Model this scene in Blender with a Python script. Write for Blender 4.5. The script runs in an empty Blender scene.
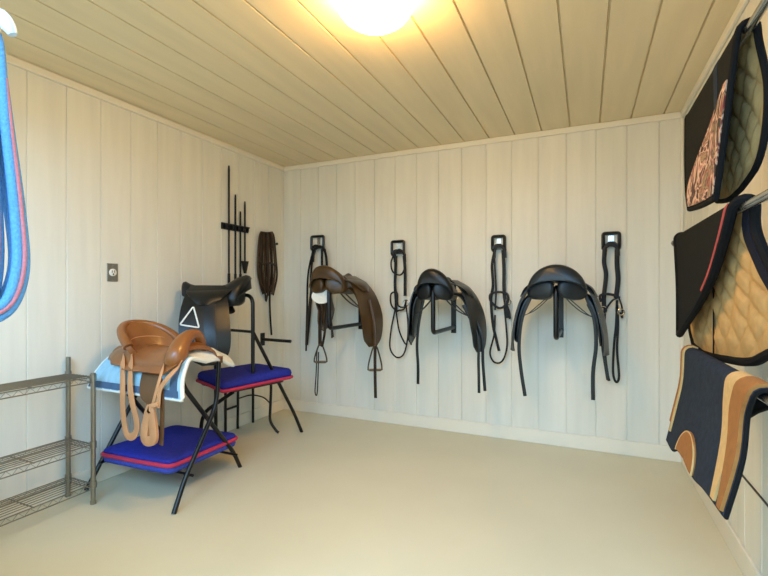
import bpy, math, random
from mathutils import Vector, Matrix

random.seed(4)
SC = bpy.context.scene
COL = SC.collection
V = Vector

# ------------------------------------------------------------------ camera, world, lights, exposure
CAM = V((0.0, 0.0, 1.2))
FOC = 445.0
HOR = 290.0
FWD = V((-0.413, 0.9107, 0.0)); RGT = V((0.9107, 0.413, 0.0))
cam = bpy.data.cameras.new('camera'); cam_o = bpy.data.objects.new('camera', cam); COL.objects.link(cam_o)
cam.sensor_width = 36.0; cam.lens = FOC / 768 * 36.0; cam.shift_y = (HOR - 288) / 768; cam.clip_start = 0.02
cam_o.location = CAM; cam_o.rotation_euler = (math.pi / 2, 0, math.radians(24.4))
SC.camera = cam_o

world = bpy.data.worlds.new('sky'); SC.world = world; world.use_nodes = True
wb = world.node_tree.nodes['Background']
wb.inputs[0].default_value = (0.78, 1.0, 1.04, 1); wb.inputs[1].default_value = 2.4

def area(name, loc, rot, sx, sy, power, col):
    l = bpy.data.lights.new(name, 'AREA'); l.shape = 'RECTANGLE'; l.size = sx; l.size_y = sy
    l.energy = power; l.color = col
    o = bpy.data.objects.new(name, l); COL.objects.link(o); o.location = loc; o.rotation_euler = rot
    return o
# added area lamp: cool daylight through an invented doorway behind the camera
area('added_daylight', (-0.20, -1.55, 2.75), (math.radians(58), 0, math.radians(16)), 2.4, 1.6, 190, (0.22, 0.56, 1.0))
LAMP_STRENGTH = 88.0
LAMP_COLOR = (0.93, 0.53, 0.17)
SC.view_settings.view_transform = 'Standard'
SC.view_settings.look = 'None'
SC.view_settings.gamma = 1.0
SC.view_settings.use_curve_mapping = False
SC.view_settings.exposure = 0.07

# ------------------------------------------------------------------ room constants
XL, XR, YB, YF, H = -2.78, 0.617, 3.68, 0.45, 2.44
BOARD = 0.2033

def ray(px, py):
    return FWD + RGT * ((px - 384) / FOC) + V((0, 0, 1)) * ((HOR - py) / FOC)
def aty(px, py, Y):          # real point on the plane y = Y
    d = ray(px, py); return CAM + d * (Y / d.y)
def atx(px, py, X):          # real point on the plane x = X
    d = ray(px, py); return CAM + d * (X / d.x)
def back(px, py, off=0.02): return aty(px, py, YB - off)

# ------------------------------------------------------------------ materials
def nodes(m):
    m.use_nodes = True
    return m.node_tree.nodes, m.node_tree.links, m.node_tree.nodes['Principled BSDF']
def mat(name, col, rough=0.5, metal=0.0, var=0.12, vscale=(8, 8, 8), bump=0.0, bscale=120, spec=0.5, sheen=0.0, coat=0.0):
    m = bpy.data.materials.new(name); n, l, b = nodes(m)
    b.inputs['Roughness'].default_value = rough; b.inputs['Metallic'].default_value = metal
    b.inputs['Specular IOR Level'].default_value = spec
    if sheen: b.inputs['Sheen Weight'].default_value = sheen
    if coat: b.inputs['Coat Weight'].default_value = coat; b.inputs['Coat Roughness'].default_value = 0.2
    tc = n.new('ShaderNodeTexCoord'); mp = n.new('ShaderNodeMapping'); mp.inputs['Scale'].default_value = vscale
    nz = n.new('ShaderNodeTexNoise'); nz.inputs['Scale'].default_value = 1.0; nz.inputs['Detail'].default_value = 5
    l.new(tc.outputs['Object'], mp.inputs[0]); l.new(mp.outputs[0], nz.inputs['Vector'])
    rp = n.new('ShaderNodeValToRGB')
    rp.color_ramp.elements[0].position = 0.3; rp.color_ramp.elements[1].position = 0.7
    rp.color_ramp.elements[0].color = (*[c * (1 - var) for c in col], 1)
    rp.color_ramp.elements[1].color = (*[min(1, c * (1 + var)) for c in col], 1)
    l.new(nz.outputs['Fac'], rp.inputs[0]); l.new(rp.outputs[0], b.inputs['Base Color'])
    if bump:
        n2 = n.new('ShaderNodeTexNoise'); n2.inputs['Scale'].default_value = bscale; n2.inputs['Detail'].default_value = 3
        l.new(tc.outputs['Object'], n2.inputs['Vector'])
        bp = n.new('ShaderNodeBump'); bp.inputs['Strength'].default_value = bump; bp.inputs['Distance'].default_value = 0.004
        l.new(n2.outputs['Fac'], bp.inputs['Height']); l.new(bp.outputs[0], b.inputs['Normal'])
    return m
def srgb(r, g, b):
    f = lambda c: (c / 255 / 12.92) if c <= 10 else ((c / 255 + 0.055) / 1.055) ** 2.4
    return (f(r), f(g), f(b))

M = {}
M['wall'] = mat('painted_panelling', srgb(221, 218, 205), 0.55, var=0.05, vscale=(14, 14, 1.2), bump=0.06, bscale=60)
M['wall_side'] = M['wall']
M['ceil'] = mat('painted_ceiling_boards', srgb(228, 210, 172), 0.55, var=0.05, vscale=(12, 1.2, 12), bump=0.05, bscale=60)
M['trim'] = mat('trim_paint', srgb(228, 221, 203), 0.5, var=0.03, vscale=(3, 3, 3))
M['floor'] = mat('sealed_concrete', srgb(210, 203, 175), 0.42, var=0.05, vscale=(1.3, 1.3, 1.3), bump=0.03, bscale=30)
M['black_leather'] = mat('black_leather', srgb(22, 25, 26), 0.36, var=0.25, bump=0.1, bscale=220, spec=0.35)
M['blue_black_leather'] = mat('blue_black_leather', srgb(26, 33, 38), 0.36, var=0.25, bump=0.1, bscale=220, spec=0.4)
M['brown_leather'] = mat('dark_brown_leather', srgb(70, 49, 22), 0.33, var=0.3, bump=0.08, bscale=220, spec=0.45)
M['bridle_brown'] = mat('bridle_brown', srgb(42, 28, 14), 0.45, var=0.45, spec=0.35, vscale=(30, 30, 10))
M['bridle_black'] = mat('bridle_black', srgb(13, 12, 12), 0.5, var=0.25, spec=0.3)
M['tan_leather'] = mat('tan_leather', srgb(134, 82, 40), 0.34, var=0.14, bump=0.06, bscale=200, coat=0.25)
M['fender_leather'] = mat('fender_leather', srgb(98, 66, 36), 0.5, var=0.15, bump=0.1)
M['strap_leather'] = mat('strap_leather', srgb(196, 140, 96), 0.6, var=0.12, bump=0.1)
M['black_steel'] = mat('black_steel', srgb(9, 9, 10), 0.32, var=0.1, spec=0.4)
M['chrome'] = mat('chrome', srgb(190, 190, 186), 0.22, metal=1.0, var=0.05)
M['shelf_metal'] = mat('shelf_wire', srgb(150, 146, 134), 0.3, metal=0.9, var=0.06)
M['dark_metal'] = mat('dark_metal', srgb(88, 78, 62), 0.35, metal=0.8, var=0.1)
M['blue'] = mat('blue_fleece', srgb(46, 52, 148), 0.95, var=0.12, vscale=(60, 60, 60), bump=0.5, bscale=260, spec=0.1)
M['blue_light'] = mat('light_blue_fleece', srgb(66, 80, 172), 0.95, var=0.15, vscale=(60, 60, 60), bump=0.5, bscale=260, spec=0.1)
M['red'] = mat('red_binding', srgb(186, 44, 78), 0.8, var=0.06)
M['navy'] = mat('navy_felt', srgb(42, 50, 62), 0.95, var=0.16, vscale=(50, 50, 50), bump=0.4, bscale=300, spec=0.1)
M['black_cloth'] = mat('black_cloth', srgb(27, 28, 27), 0.95, var=0.1, vscale=(40, 40, 40), bump=0.3, bscale=300, spec=0.1)
M['binding'] = mat('black_binding', srgb(14, 14, 15), 0.85, var=0.1, spec=0.15)
M['navy_trim'] = mat('navy_trim', srgb(20, 24, 38), 0.9, var=0.1, spec=0.15)
M['coral'] = mat('coral_piping', srgb(170, 66, 58), 0.75, var=0.06)
M['quilt_tan'] = mat('quilted_tan_lining', srgb(176, 143, 94), 0.95, var=0.08, vscale=(40, 40, 40), bump=0.3, bscale=300, spec=0.1)
M['quilt_grey'] = mat('quilted_beige_lining', srgb(166, 142, 98), 0.95, var=0.08, vscale=(40, 40, 40), bump=0.3, bscale=300, spec=0.1)
M['sheepskin'] = mat('cream_suede', srgb(196, 160, 104), 0.95, var=0.08, vscale=(60, 60, 60), bump=0.4, bscale=300)
M['suede'] = mat('brown_suede', srgb(146, 94, 40), 0.9, var=0.1, vscale=(50, 50, 50), bump=0.3, bscale=300)
M['pad_blue'] = mat('pale_blue_quilting', srgb(150, 190, 210), 0.9, var=0.08, vscale=(50, 50, 12), bump=0.3, bscale=300)
M['pad_navy'] = mat('slate_blue_cloth', srgb(66, 92, 122), 0.9, var=0.12, vscale=(30, 30, 30), bump=0.3, bscale=300)
M['white'] = mat('white_cloth', srgb(228, 230, 226), 0.85, var=0.03)
M['fleece_white'] = mat('white_fleece', srgb(222, 224, 216), 0.95, var=0.04, vscale=(50, 50, 50), bump=0.5, bscale=200)
M['rope_blue'] = mat('blue_rope', srgb(88, 146, 200), 0.85, var=0.15, vscale=(200, 200, 200), bump=0.5, bscale=300)
M['rope_pink'] = mat('pink_rope', srgb(204, 128, 142), 0.85, var=0.12, vscale=(200, 200, 200), bump=0.5, bscale=300)
M['hook_white'] = mat('white_plastic', srgb(206, 222, 236), 0.4, var=0.02)
M['plate'] = mat('brushed_steel_plate', srgb(132, 130, 122), 0.4, metal=0.6, var=0.1)
M['socket'] = mat('socket_plastic', srgb(226, 224, 214), 0.4, var=0.02)
M['slot'] = mat('socket_slot', srgb(40, 38, 34), 0.6, var=0.02)
M['brass'] = mat('aged_brass', srgb(118, 92, 52), 0.4, metal=0.7, var=0.1)
M['seam'] = mat('seam_dark', srgb(58, 52, 42), 0.7, var=0.05)
M['concrete_out'] = mat('aisle_concrete', srgb(170, 165, 155), 0.8, var=0.1)

m = bpy.data.materials.new('printed_cloth'); n, l, b = nodes(m); M['print'] = m
b.inputs['Roughness'].default_value = 0.85
tc = n.new('ShaderNodeTexCoord')
nz = n.new('ShaderNodeTexNoise'); nz.inputs['Scale'].default_value = 7; nz.inputs['Detail'].default_value = 5; nz.inputs['Distortion'].default_value = 3.0
rp = n.new('ShaderNodeValToRGB'); cr = rp.color_ramp; cr.interpolation = 'LINEAR'
stops = [(0.0, (30, 26, 22)), (0.40, (36, 32, 26)), (0.43, (124, 66, 66)), (0.47, (206, 186, 158)), (0.51, (176, 124, 116)),
         (0.55, (52, 44, 36)), (0.60, (150, 132, 100)), (0.66, (130, 42, 50)), (0.74, (60, 60, 56))]
while len(cr.elements) < len(stops): cr.elements.new(0.5)
for e, (p, c) in zip(cr.elements, stops): e.position = p; e.color = (*srgb(*c), 1)
l.new(tc.outputs['Object'], nz.inputs['Vector']); l.new(nz.outputs['Fac'], rp.inputs[0]); l.new(rp.outputs[0], b.inputs['Base Color'])

m = bpy.data.materials.new('lit_glass_dome'); n, l, b = nodes(m); M['lamp'] = m
b.inputs['Base Color'].default_value = (0.9, 0.88, 0.82, 1)
b.inputs['Emission Color'].default_value = (*LAMP_COLOR, 1); b.inputs['Emission Strength'].default_value = LAMP_STRENGTH

# ------------------------------------------------------------------ mesh helpers
def spline(pts, k=6, closed=False):
    P = [V(p) for p in pts]; n = len(P); out = []
    if n < 3 and not closed: return P
    segs = n if closed else n - 1
    for i in range(segs):
        if closed: p0, p1, p2, p3 = P[(i - 1) % n], P[i], P[(i + 1) % n], P[(i + 2) % n]
        else:
            p1, p2 = P[i], P[i + 1]
            p0 = P[i - 1] if i else p1 * 2 - p2
            p3 = P[i + 2] if i + 2 < n else p2 * 2 - p1
        for j in range(k):
            t = j / k
            out.append(0.5 * ((2 * p1) + (p2 - p0) * t + (2 * p0 - 5 * p1 + 4 * p2 - p3) * t * t + (3 * p1 - p0 - 3 * p2 + p3) * t ** 3))
    if not closed: out.append(P[-1])
    return out
def rounded(pts, r, k=5):            # polyline with rounded bends
    P = [V(p) for p in pts]; out = [P[0]]
    for i in range(1, len(P) - 1):
        a = (P[i - 1] - P[i]); b = (P[i + 1] - P[i])
        rr = min(r, a.length * 0.45, b.length * 0.45)
        A = P[i] + a.normalized() * rr; B = P[i] + b.normalized() * rr
        for j in range(k + 1):
            t = j / k; out.append(A * (1 - t) ** 2 + P[i] * 2 * t * (1 - t) + B * t * t)
    out.append(P[-1]); return out
def interp(tab, x):
    if x <= tab[0][0]: return tab[0][1]
    for (a, va), (b, vb) in zip(tab, tab[1:]):
        if x <= b:
            t = (x - a) / (b - a); return va + (vb - va) * t
    return tab[-1][1]
def sinterp(tab, x):                 # smooth interpolation
    if x <= tab[0][0]: return tab[0][1]
    n = len(tab)
    for i in range(n - 1):
        a, va = tab[i]; b, vb = tab[i + 1]
        if x <= b:
            ma = (vb - tab[i - 1][1]) / (b - tab[i - 1][0]) if i else (vb - va) / (b - a)
            mb = (tab[i + 2][1] - va) / (tab[i + 2][0] - a) if i + 2 < n else (vb - va) / (b - a)
            h = b - a; t = (x - a) / h
            return (2*t**3 - 3*t*t + 1) * va + (t**3 - 2*t*t + t) * h * ma + (-2*t**3 + 3*t*t) * vb + (t**3 - t*t) * h * mb
    return tab[-1][1]

class MB:
    def __init__(s): s.v = []; s.f = []
    def add(s, vs, fs):
        o = len(s.v); s.v += [V(p) for p in vs]; s.f += [[i + o for i in f] for f in fs]; return s
    def box(s, x0, x1, y0, y1, z0, z1):
        vs = [(x, y, z) for x in (x0, x1) for y in (y0, y1) for z in (z0, z1)]
        return s.add(vs, [(0, 1, 3, 2), (4, 6, 7, 5), (0, 4, 5, 1), (2, 3, 7, 6), (0, 2, 6, 4), (1, 5, 7, 3)])
    def tube(s, pts, r, n=10, closed=False, flat=None):
        P = [V(p) for p in pts]; m = len(P); vs = []; fs = []
        R = r if isinstance(r, (list, tuple)) else [r] * m
        up = None
        for i in range(m):
            if closed: t = P[(i + 1) % m] - P[i - 1]
            else: t = P[min(i + 1, m - 1)] - P[max(i - 1, 0)]
            t = t.normalized() if t.length > 1e-9 else V((0, 0, 1))
            if up is None:
                up = V((0, 0, 1)) if abs(t.z) < 0.9 else V((1, 0, 0))
            a = (up - t * up.dot(t)).normalized(); b = t.cross(a); up = a
            for j in range(n):
                q = 2 * math.pi * j / n
                vs.append(P[i] + (a * math.cos(q) + b * math.sin(q)) * R[i])
        for i in range(m if closed else m - 1):
            for j in range(n):
                k = (i + 1) % m
                fs.append((i * n + j, i * n + (j + 1) % n, k * n + (j + 1) % n, k * n + j))
        if not closed:
            fs.append(tuple(range(n - 1, -1, -1))); fs.append(tuple((m - 1) * n + j for j in range(n)))
        return s.add(vs, fs)
    def strap(s, pts, w, t, nrm, closed=False):
        P = [V(p) for p in pts]; m = len(P); vs = []; fs = []
        W = w if isinstance(w, (list, tuple)) else [w] * m
        N = V(nrm).normalized()
        for i in range(m):
            if closed: tg = P[(i + 1) % m] - P[i - 1]
            else: tg = P[min(i + 1, m - 1)] - P[max(i - 1, 0)]
            side = tg.cross(N); side = side.normalized() if side.length > 1e-7 else V((1, 0, 0))
            nn = side.cross(tg).normalized()
            for a, b in ((-1, -.6), (-.8, -1), (.8, -1), (1, -.6), (1, .6), (.8, 1), (-.8, 1), (-1, .6)):
                vs.append(P[i] + side * a * W[i] / 2 + nn * b * t / 2)
        for i in range(m if closed else m - 1):
            k = (i + 1) % m
            for j in range(8): fs.append((i * 8 + j, i * 8 + (j + 1) % 8, k * 8 + (j + 1) % 8, k * 8 + j))
        if not closed:
            fs.append(tuple(range(7, -1, -1))); fs.append(tuple((m - 1) * 8 + j for j in range(8)))
        return s.add(vs, fs)
    def loft(s, secs, cap=True):     # closed sections with the same count
        n = len(secs[0]); vs = [p for q in secs for p in q]; fs = []
        for i in range(len(secs) - 1):
            for j in range(n): fs.append((i * n + j, i * n + (j + 1) % n, (i + 1) * n + (j + 1) % n, (i + 1) * n + j))
        if cap:
            fs.append(tuple(range(n - 1, -1, -1))); fs.append(tuple((len(secs) - 1) * n + j for j in range(n)))
        return s.add(vs, fs)
    def lathe(s, prof, c, n=32, axis='z'):
        secs = []
        for (r, h) in prof:
            ring = []
            for j in range(n):
                q = 2 * math.pi * j / n; a, b = r * math.cos(q), r * math.sin(q)
                p = (a, b, h) if axis == 'z' else ((h, a, b) if axis == 'x' else (a, h, b))
                ring.append(V(c) + V(p))
            secs.append(ring)
        return s.loft(secs)
    def slab(s, fn, nu, nv, o1, o2, flip=1):     # sheet fn(u,v) thickened between two normal offsets
        e = 1e-3; top = []; bot = []
        for i in range(nu + 1):
            for j in range(nv + 1):
                u, v = i / nu, j / nv
                p = fn(u, v)
                du = fn(min(u + e, 1), v) - fn(max(u - e, 0), v); dv = fn(u, min(v + e, 1)) - fn(u, max(v - e, 0))
                nn = du.cross(dv) * flip; nn = nn.normalized() if nn.length > 1e-12 else V((0, 0, 1))
                a = o1(u, v) if callable(o1) else o1; b = o2(u, v) if callable(o2) else o2
                top.append(p + nn * a); bot.append(p + nn * b)
        T = len(top); idx = lambda i, j: i * (nv + 1) + j; fs = []
        for i in range(nu):
            for j in range(nv):
                q = (idx(i, j), idx(i + 1, j), idx(i + 1, j + 1), idx(i, j + 1))
                fs.append(q); fs.append(tuple(T + k for k in reversed(q)))
        edge = [idx(i, 0) for i in range(nu + 1)] + [idx(nu, j) for j in range(1, nv + 1)] + [idx(i, nv) for i in range(nu - 1, -1, -1)] + [idx(0, j) for j in range(nv - 1, 0, -1)]
        for a, b in zip(edge, edge[1:] + edge[:1]): fs.append((b, a, T + a, T + b))
        return s.add(top + bot, fs)
    def build(s, name, material, parent=None, world=True, smooth=True, bevel=0.0, angle=40, sub=0):
        off = V((0, 0, 0))
        if parent is not None and world:
            r = parent
            while r.parent: r = r.parent
            off = V(r.location)
        me = bpy.data.meshes.new(name); me.from_pydata([p - off for p in s.v], [], s.f)
        import bmesh
        bm = bmesh.new(); bm.from_mesh(me); bmesh.ops.recalc_face_normals(bm, faces=bm.faces)
        ca = math.radians(angle)
        for f in bm.faces: f.smooth = smooth
        if smooth:
            for e in bm.edges:
                if len(e.link_faces) == 2 and e.calc_face_angle(0) > ca: e.smooth = False
        bm.to_mesh(me); bm.free()
        me.materials.append(material)
        o = bpy.data.objects.new(name, me); COL.objects.link(o)
        if parent is not None: o.parent = parent
        if bevel:
            b = o.modifiers.new('bevel', 'BEVEL'); b.width = bevel; b.segments = 3; b.limit_method = 'ANGLE'
        if sub:
            q = o.modifiers.new('subdivision', 'SUBSURF'); q.levels = sub; q.render_levels = sub
        return o

def thing(name, label, cat, loc=(0, 0, 0), rz=0.0, group=None):
    o = bpy.data.objects.new(name, None); COL.objects.link(o); o.empty_display_size = 0.05
    o.location = loc; o.rotation_euler = (0, 0, rz)
    return tag(o, label, cat, group)
def tag(o, label, cat, group=None):
    o['label'] = label; o['category'] = cat
    if group: o['group'] = group
    return o
def struct(o, label=None):
    o['kind'] = 'structure'
    if label: o['label'] = label
    return o
def part_label(o, t): o['label'] = t; return o

def edge_loop(fn, nu, nv, off=0.0):
    pts = [fn(i / nu, 0) for i in range(nu)] + [fn(1, j / nv) for j in range(nv)] + [fn(1 - i / nu, 1) for i in range(nu)] + [fn(0, 1 - j / nv) for j in range(nv)]
    return pts

# ------------------------------------------------------------------ room shell
def grooved(a0, a1, first, gw=0.009, gd=0.0065):
    """profile (position, depth) of boards with V grooves"""
    g = first
    while g - BOARD > a0 + 0.01: g -= BOARD
    while g < a0 + 0.01: g += BOARD
    out = [(a0, 0.0)]
    while g < a1 - 0.01:
        out += [(g - gw / 2, 0.0), (g - gw * 0.18, gd), (g + gw * 0.18, gd), (g + gw / 2, 0.0)]; g += BOARD
    out.append((a1, 0.0)); return out
def panel(name, prof, place, t=0.06):
    mb = MB(); n = len(prof); vs = []; fs = []
    for k in (0, 1):
        for (a, d) in prof: vs.append(place(a, d, k))
    for k in (0, 1):
        for (a, d) in prof: vs.append(place(a, t, k))
    for i in range(n - 1):
        fs.append((i, i + 1, n + i + 1, n + i)); fs.append((2*n + i, 3*n + i, 3*n + i + 1, 2*n + i + 1))
        fs.append((i, 2*n + i, 2*n + i + 1, i + 1)); fs.append((n + i, n + i + 1, 3*n + i + 1, 3*n + i))
    fs.append((0, n, 3*n, 2*n)); fs.append((n - 1, 3*n - 1, 4*n - 1, 2*n - 1)[:4])
    mb.add(vs, fs); return mb

struct(MB().box(XL - 0.06, XR + 0.06, 0.33, YB + 0.06, -0.06, 0).build('floor', M['floor'], smooth=False))
struct(MB().box(-6, 4, -5, 0.33, -0.06, 0).build('floor', M['concrete_out'], smooth=False))
struct(panel('wall_back', grooved(XL, XR, 0.474), lambda a, d, k: (a, YB + d, k * H)).build('wall_back', M['wall'], smooth=False))
struct(panel('wall_left', grooved(0.33, YB, 1.61), lambda a, d, k: (XL - d, a, k * H)).build('wall_left', M['wall'], smooth=False))
struct(panel('wall_right', grooved(0.33, YB, 1.55), lambda a, d, k: (XR + d, a, k * H)).build('wall_right', M['wall'], smooth=False))
struct(panel('ceiling', grooved(XL - 0.06, XR + 0.06, 0.500, 0.012, 0.014), lambda a, d, k: (a, 0.33 + k * (YB - 0.27), H + d)).build('ceiling', M['ceil'], smooth=False))
fr = MB().box(-1.2, -1.06, 0.33, YF, 0, H); fr.box(XL - 0.06, -2.68, 0.33, YF, 0, H); fr.box(-2.68, -1.2, 0.33, YF, 0, 0.8); fr.box(-2.68, -1.2, 0.33, YF, 2.15, H); fr.box(-1.06, XR + 0.06, 0.33, YF, 2.12, H)  # out of view; doorway and window openings invented to let daylight in
struct(fr.build('wall_front', M['wall'], smooth=False))
BH, BT = 0.105, 0.014
struct(MB().box(XL, XR, YB - BT, YB, 0, BH).build('baseboard_back', M['trim'], smooth=False, bevel=0.004))
struct(MB().box(XL, XL + BT, YF, YB - BT, 0, BH).build('baseboard_left', M['trim'], smooth=False, bevel=0.004))
struct(MB().box(XR - BT, XR, YF, YB - BT, 0, BH).build('baseboard_right', M['trim'], smooth=False, bevel=0.004))
# crown strips under the ceiling, corner strip, seam across the lower panels of the right wall
struct(MB().box(XL, XR, YB - 0.018, YB, H - 0.045, H).build('trim_1', M['trim'], smooth=False, bevel=0.006))
struct(MB().box(XL, XL + 0.018, YF, YB - 0.018, H - 0.045, H).build('trim_2', M['trim'], smooth=False, bevel=0.006))
struct(MB().box(XR - 0.018, XR, YF, YB - 0.018, H - 0.045, H).build('trim_3', M['trim'], smooth=False, bevel=0.006))
struct(MB().box(XR - 0.02, XR, YB - 0.02, YB, BH, H - 0.045).build('trim_4', M['trim'], smooth=False, bevel=0.006))
struct(MB().box(XR - 0.004, XR, YF, YB - 0.02, 0.396, 0.404).build('trim_5', M['seam'], smooth=False))

# ------------------------------------------------------------------ ceiling light
LC = (-0.80, 1.675)
t = thing('ceiling_light', 'glowing white glass dome light on the panelled ceiling', 'light', (*LC, H))
MB().lathe([(0.13, H - 0.025), (0.148, H - 0.022), (0.152, H - 0.01), (0.152, H)], (*LC, 0), 40).build('base', M['chrome'], t)
prof = [(0.02, -0.118), (0.065, -0.112), (0.105, -0.098), (0.135, -0.076), (0.157, -0.046), (0.164, -0.022), (0.158, -0.006), (0.148, 0.0)]
MB().lathe([(r, H - 0.02 + h) for r, h in prof], (*LC, 0), 48).build('glass_dome', M['lamp'], t)

# ------------------------------------------------------------------ wall outlet
oc = atx(112, 272.5, XL)
t = thing('wall_outlet', 'small grey metal outlet plate screwed to the left wall panelling', 'outlet', oc)
MB().box(XL, XL + 0.006, oc.y - 0.036, oc.y + 0.036, oc.z - 0.058, oc.z + 0.058).build('cover_plate', M['plate'], t, smooth=False, bevel=0.003)
s_ = MB().lathe([(0.024, 0), (0.024, 0.006), (0.021, 0.008)], (XL + 0.005, oc.y, oc.z), 24, 'x').build('socket', M['socket'], t)
mb = MB(); mb.box(XL + 0.012, XL + 0.0138, oc.y - 0.010, oc.y - 0.006, oc.z - 0.002, oc.z + 0.014)
mb.box(XL + 0.012, XL + 0.0138, oc.y + 0.006, oc.y + 0.010, oc.z - 0.002, oc.z + 0.014)
mb.lathe([(0.005, 0), (0.005, 0.0016)], (XL + 0.0122, oc.y, oc.z - 0.011), 12, 'x')
mb.build('slots', M['slot'], s_)
for dz in (-0.044, 0.044):
    MB().lathe([(0.0045, 0), (0.004, 0.002)], (XL + 0.0055, oc.y, oc.z + dz), 12, 'x').build('screw', M['chrome'], t)

# ------------------------------------------------------------------ wire shelf unit
def wire_shelf():
    x0, x1, y0, y1 = XL + 0.035, XL + 0.262, 0.72, 1.60
    t = thing('wire_shelf_unit', 'empty three tier chrome wire shelf unit against the left wall', 'shelf', ((x0 + x1) / 2, (y0 + y1) / 2, 0))
    for (x, y, top) in ((x0, y1, 0.81), (x1, y1, 0.735), (x0, y0, 0.81), (x1, y0, 0.735)):
        p = MB(); p.tube([(x, y, 0), (x, y, top)], 0.0125, 14)
        po = p.build('post', M['shelf_metal'], t)
        MB().lathe([(0.015, 0), (0.015, 0.018), (0.0125, 0.02)], (x, y, 0), 14).build('foot', M['shelf_metal'], po)
        for z in (0.112, 0.335, 0.712):
            MB().lathe([(0.0135, -0.022), (0.0175, -0.02), (0.0165, 0.016), (0.0135, 0.018)], (x, y, z), 14).build('collar', M['shelf_metal'], po)
    for z in (0.112, 0.335, 0.712):
        mb = MB(); r = 0.0032
        for dz in (0, -0.028):
            mb.tube([(x0, y0, z + dz), (x1, y0, z + dz), (x1, y1, z + dz), (x0, y1, z + dz)], r, 6, closed=True)
        for x in (x0, x1):                                   # zigzag truss between the double rims
            k = 34; mb.tube([(x, y0 + (y1 - y0) * i / k, z - (0.028 if i % 2 else 0)) for i in range(k + 1)], 0.0016, 5)
        for y in (y0, y1):
            k = 10; mb.tube([(x0 + (x1 - x0) * i / k, y, z - (0.028 if i % 2 else 0)) for i in range(k + 1)], 0.0016, 5)
        nw = 8
        for i in range(1, nw):
            x = x0 + (x1 - x0) * i / nw; mb.tube([(x, y0, z + 0.003), (x, y1, z + 0.003)], 0.0026, 6)
        for i in (1, 2):
            y = y0 + (y1 - y0) * i / 3; mb.tube([(x0, y, z - 0.003), (x1, y, z - 0.003)], 0.0034, 6)
        mb.build('wire_shelf', M['shelf_metal'], t)
wire_shelf()

# ------------------------------------------------------------------ hank of rope on a hook at the jamb of the invented doorway
def rope_hank():
    hx, hy, hz = -1.06, 0.425, 1.655
    t = thing('rope_hook', 'white plastic hook at the upper left, holding the blue rope', 'hook', (hx, hy, hz))
    MB().box(hx, hx + 0.008, hy - 0.022, hy + 0.022, hz - 0.05, hz + 0.05).build('back_plate', M['hook_white'], t, smooth=False, bevel=0.004)
    pts = spline([(hx + 0.006, hy, hz - 0.01), (hx + 0.06, hy, hz - 0.02), (hx + 0.095, hy, hz - 0.010), (hx + 0.112, hy + 0.004, hz + 0.022), (hx + 0.124, hy + 0.010, hz + 0.024), (hx + 0.134, hy + 0.016, hz + 0.008), (hx + 0.138, hy + 0.020, hz - 0.004)], 6)
    n_ = len(pts); MB().tube(pts, [0.011 + 0.004 * math.sin(math.pi * i / n_) - 0.005 * (i / n_) ** 4 for i in range(n_)], 12).build('prong', M['hook_white'], t)
    t = thing('rope_hank', 'looped hank of blue and pink rope hanging at the left edge', 'rope', (hx + 0.09, hy, hz - 0.3))
    top = hz + 0.002
    for i, (dx, hw, bot, c) in enumerate([(0.052, 0.062, 1.158, 'rope_blue'), (0.070, 0.060, 1.150, 'rope_blue'), (0.086, 0.047, 1.166, 'rope_blue'), (0.100, 0.057, 1.146, 'rope_blue'),
                                          (0.088, 0.022, 1.168, 'rope_blue'), (0.108, 0.0505, 1.158, 'rope_pink'), (0.106, 0.042, 1.164, 'rope_blue'), (0.104, 0.012, 1.18, 'rope_pink'), (0.100, 0.004, 1.175, 'rope_blue')]):
        L = top - bot; c0 = hy
        pts = [(hx + dx, c0 + 0.001, top), (hx + dx, c0 + 0.014, top - 0.02), (hx + dx, c0 + hw * 0.55, top - L * 0.3), (hx + dx, c0 + hw * 0.9, top - L * 0.62), (hx + dx, c0 + hw, top - L * 0.82),
               (hx + dx, c0 + hw * 0.66, top - L * 0.955), (hx + dx, c0, top - L), (hx + dx, c0 - hw * 0.66, top - L * 0.955), (hx + dx, c0 - hw, top - L * 0.82),
               (hx + dx, c0 - hw * 0.9, top - L * 0.62), (hx + dx, c0 - hw * 0.55, top - L * 0.3), (hx + dx, c0 - 0.014, top - 0.02)]
        MB().tube(spline(pts, 6, True), 0.0085 if c == 'rope_blue' else 0.0055, 10, closed=True).build('strand', M[c], t)
rope_hank()

# ------------------------------------------------------------------ right wall: three blanket bars and the pads over them
BX = 0.37
def blanket_bar(z, yfar, y0, label, m_, finial=True):
    t = thing('blanket_bar', label, 'rack', (XR, y0, z), 0, 'blanket bars on the right wall')
    MB().box(XR - 0.008, XR, y0 - 0.03, y0 + 0.03, z - 0.06, z + 0.06).build('wall_plate', M['black_steel'], t, smooth=False, bevel=0.003)
    MB().tube(rounded([(XR - 0.006, y0, z), (BX, y0, z), (BX, yfar, z)], 0.09, 8), 0.011, 14).build('bar', M[m_], t)
    if finial:
        MB().lathe([(0.0115, -0.05), (0.016, -0.045), (0.016, -0.004), (0.011, 0.0)], (BX, yfar + 0.006, z), 16, 'y').build('end_cap', M['dark_metal'], t)

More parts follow.
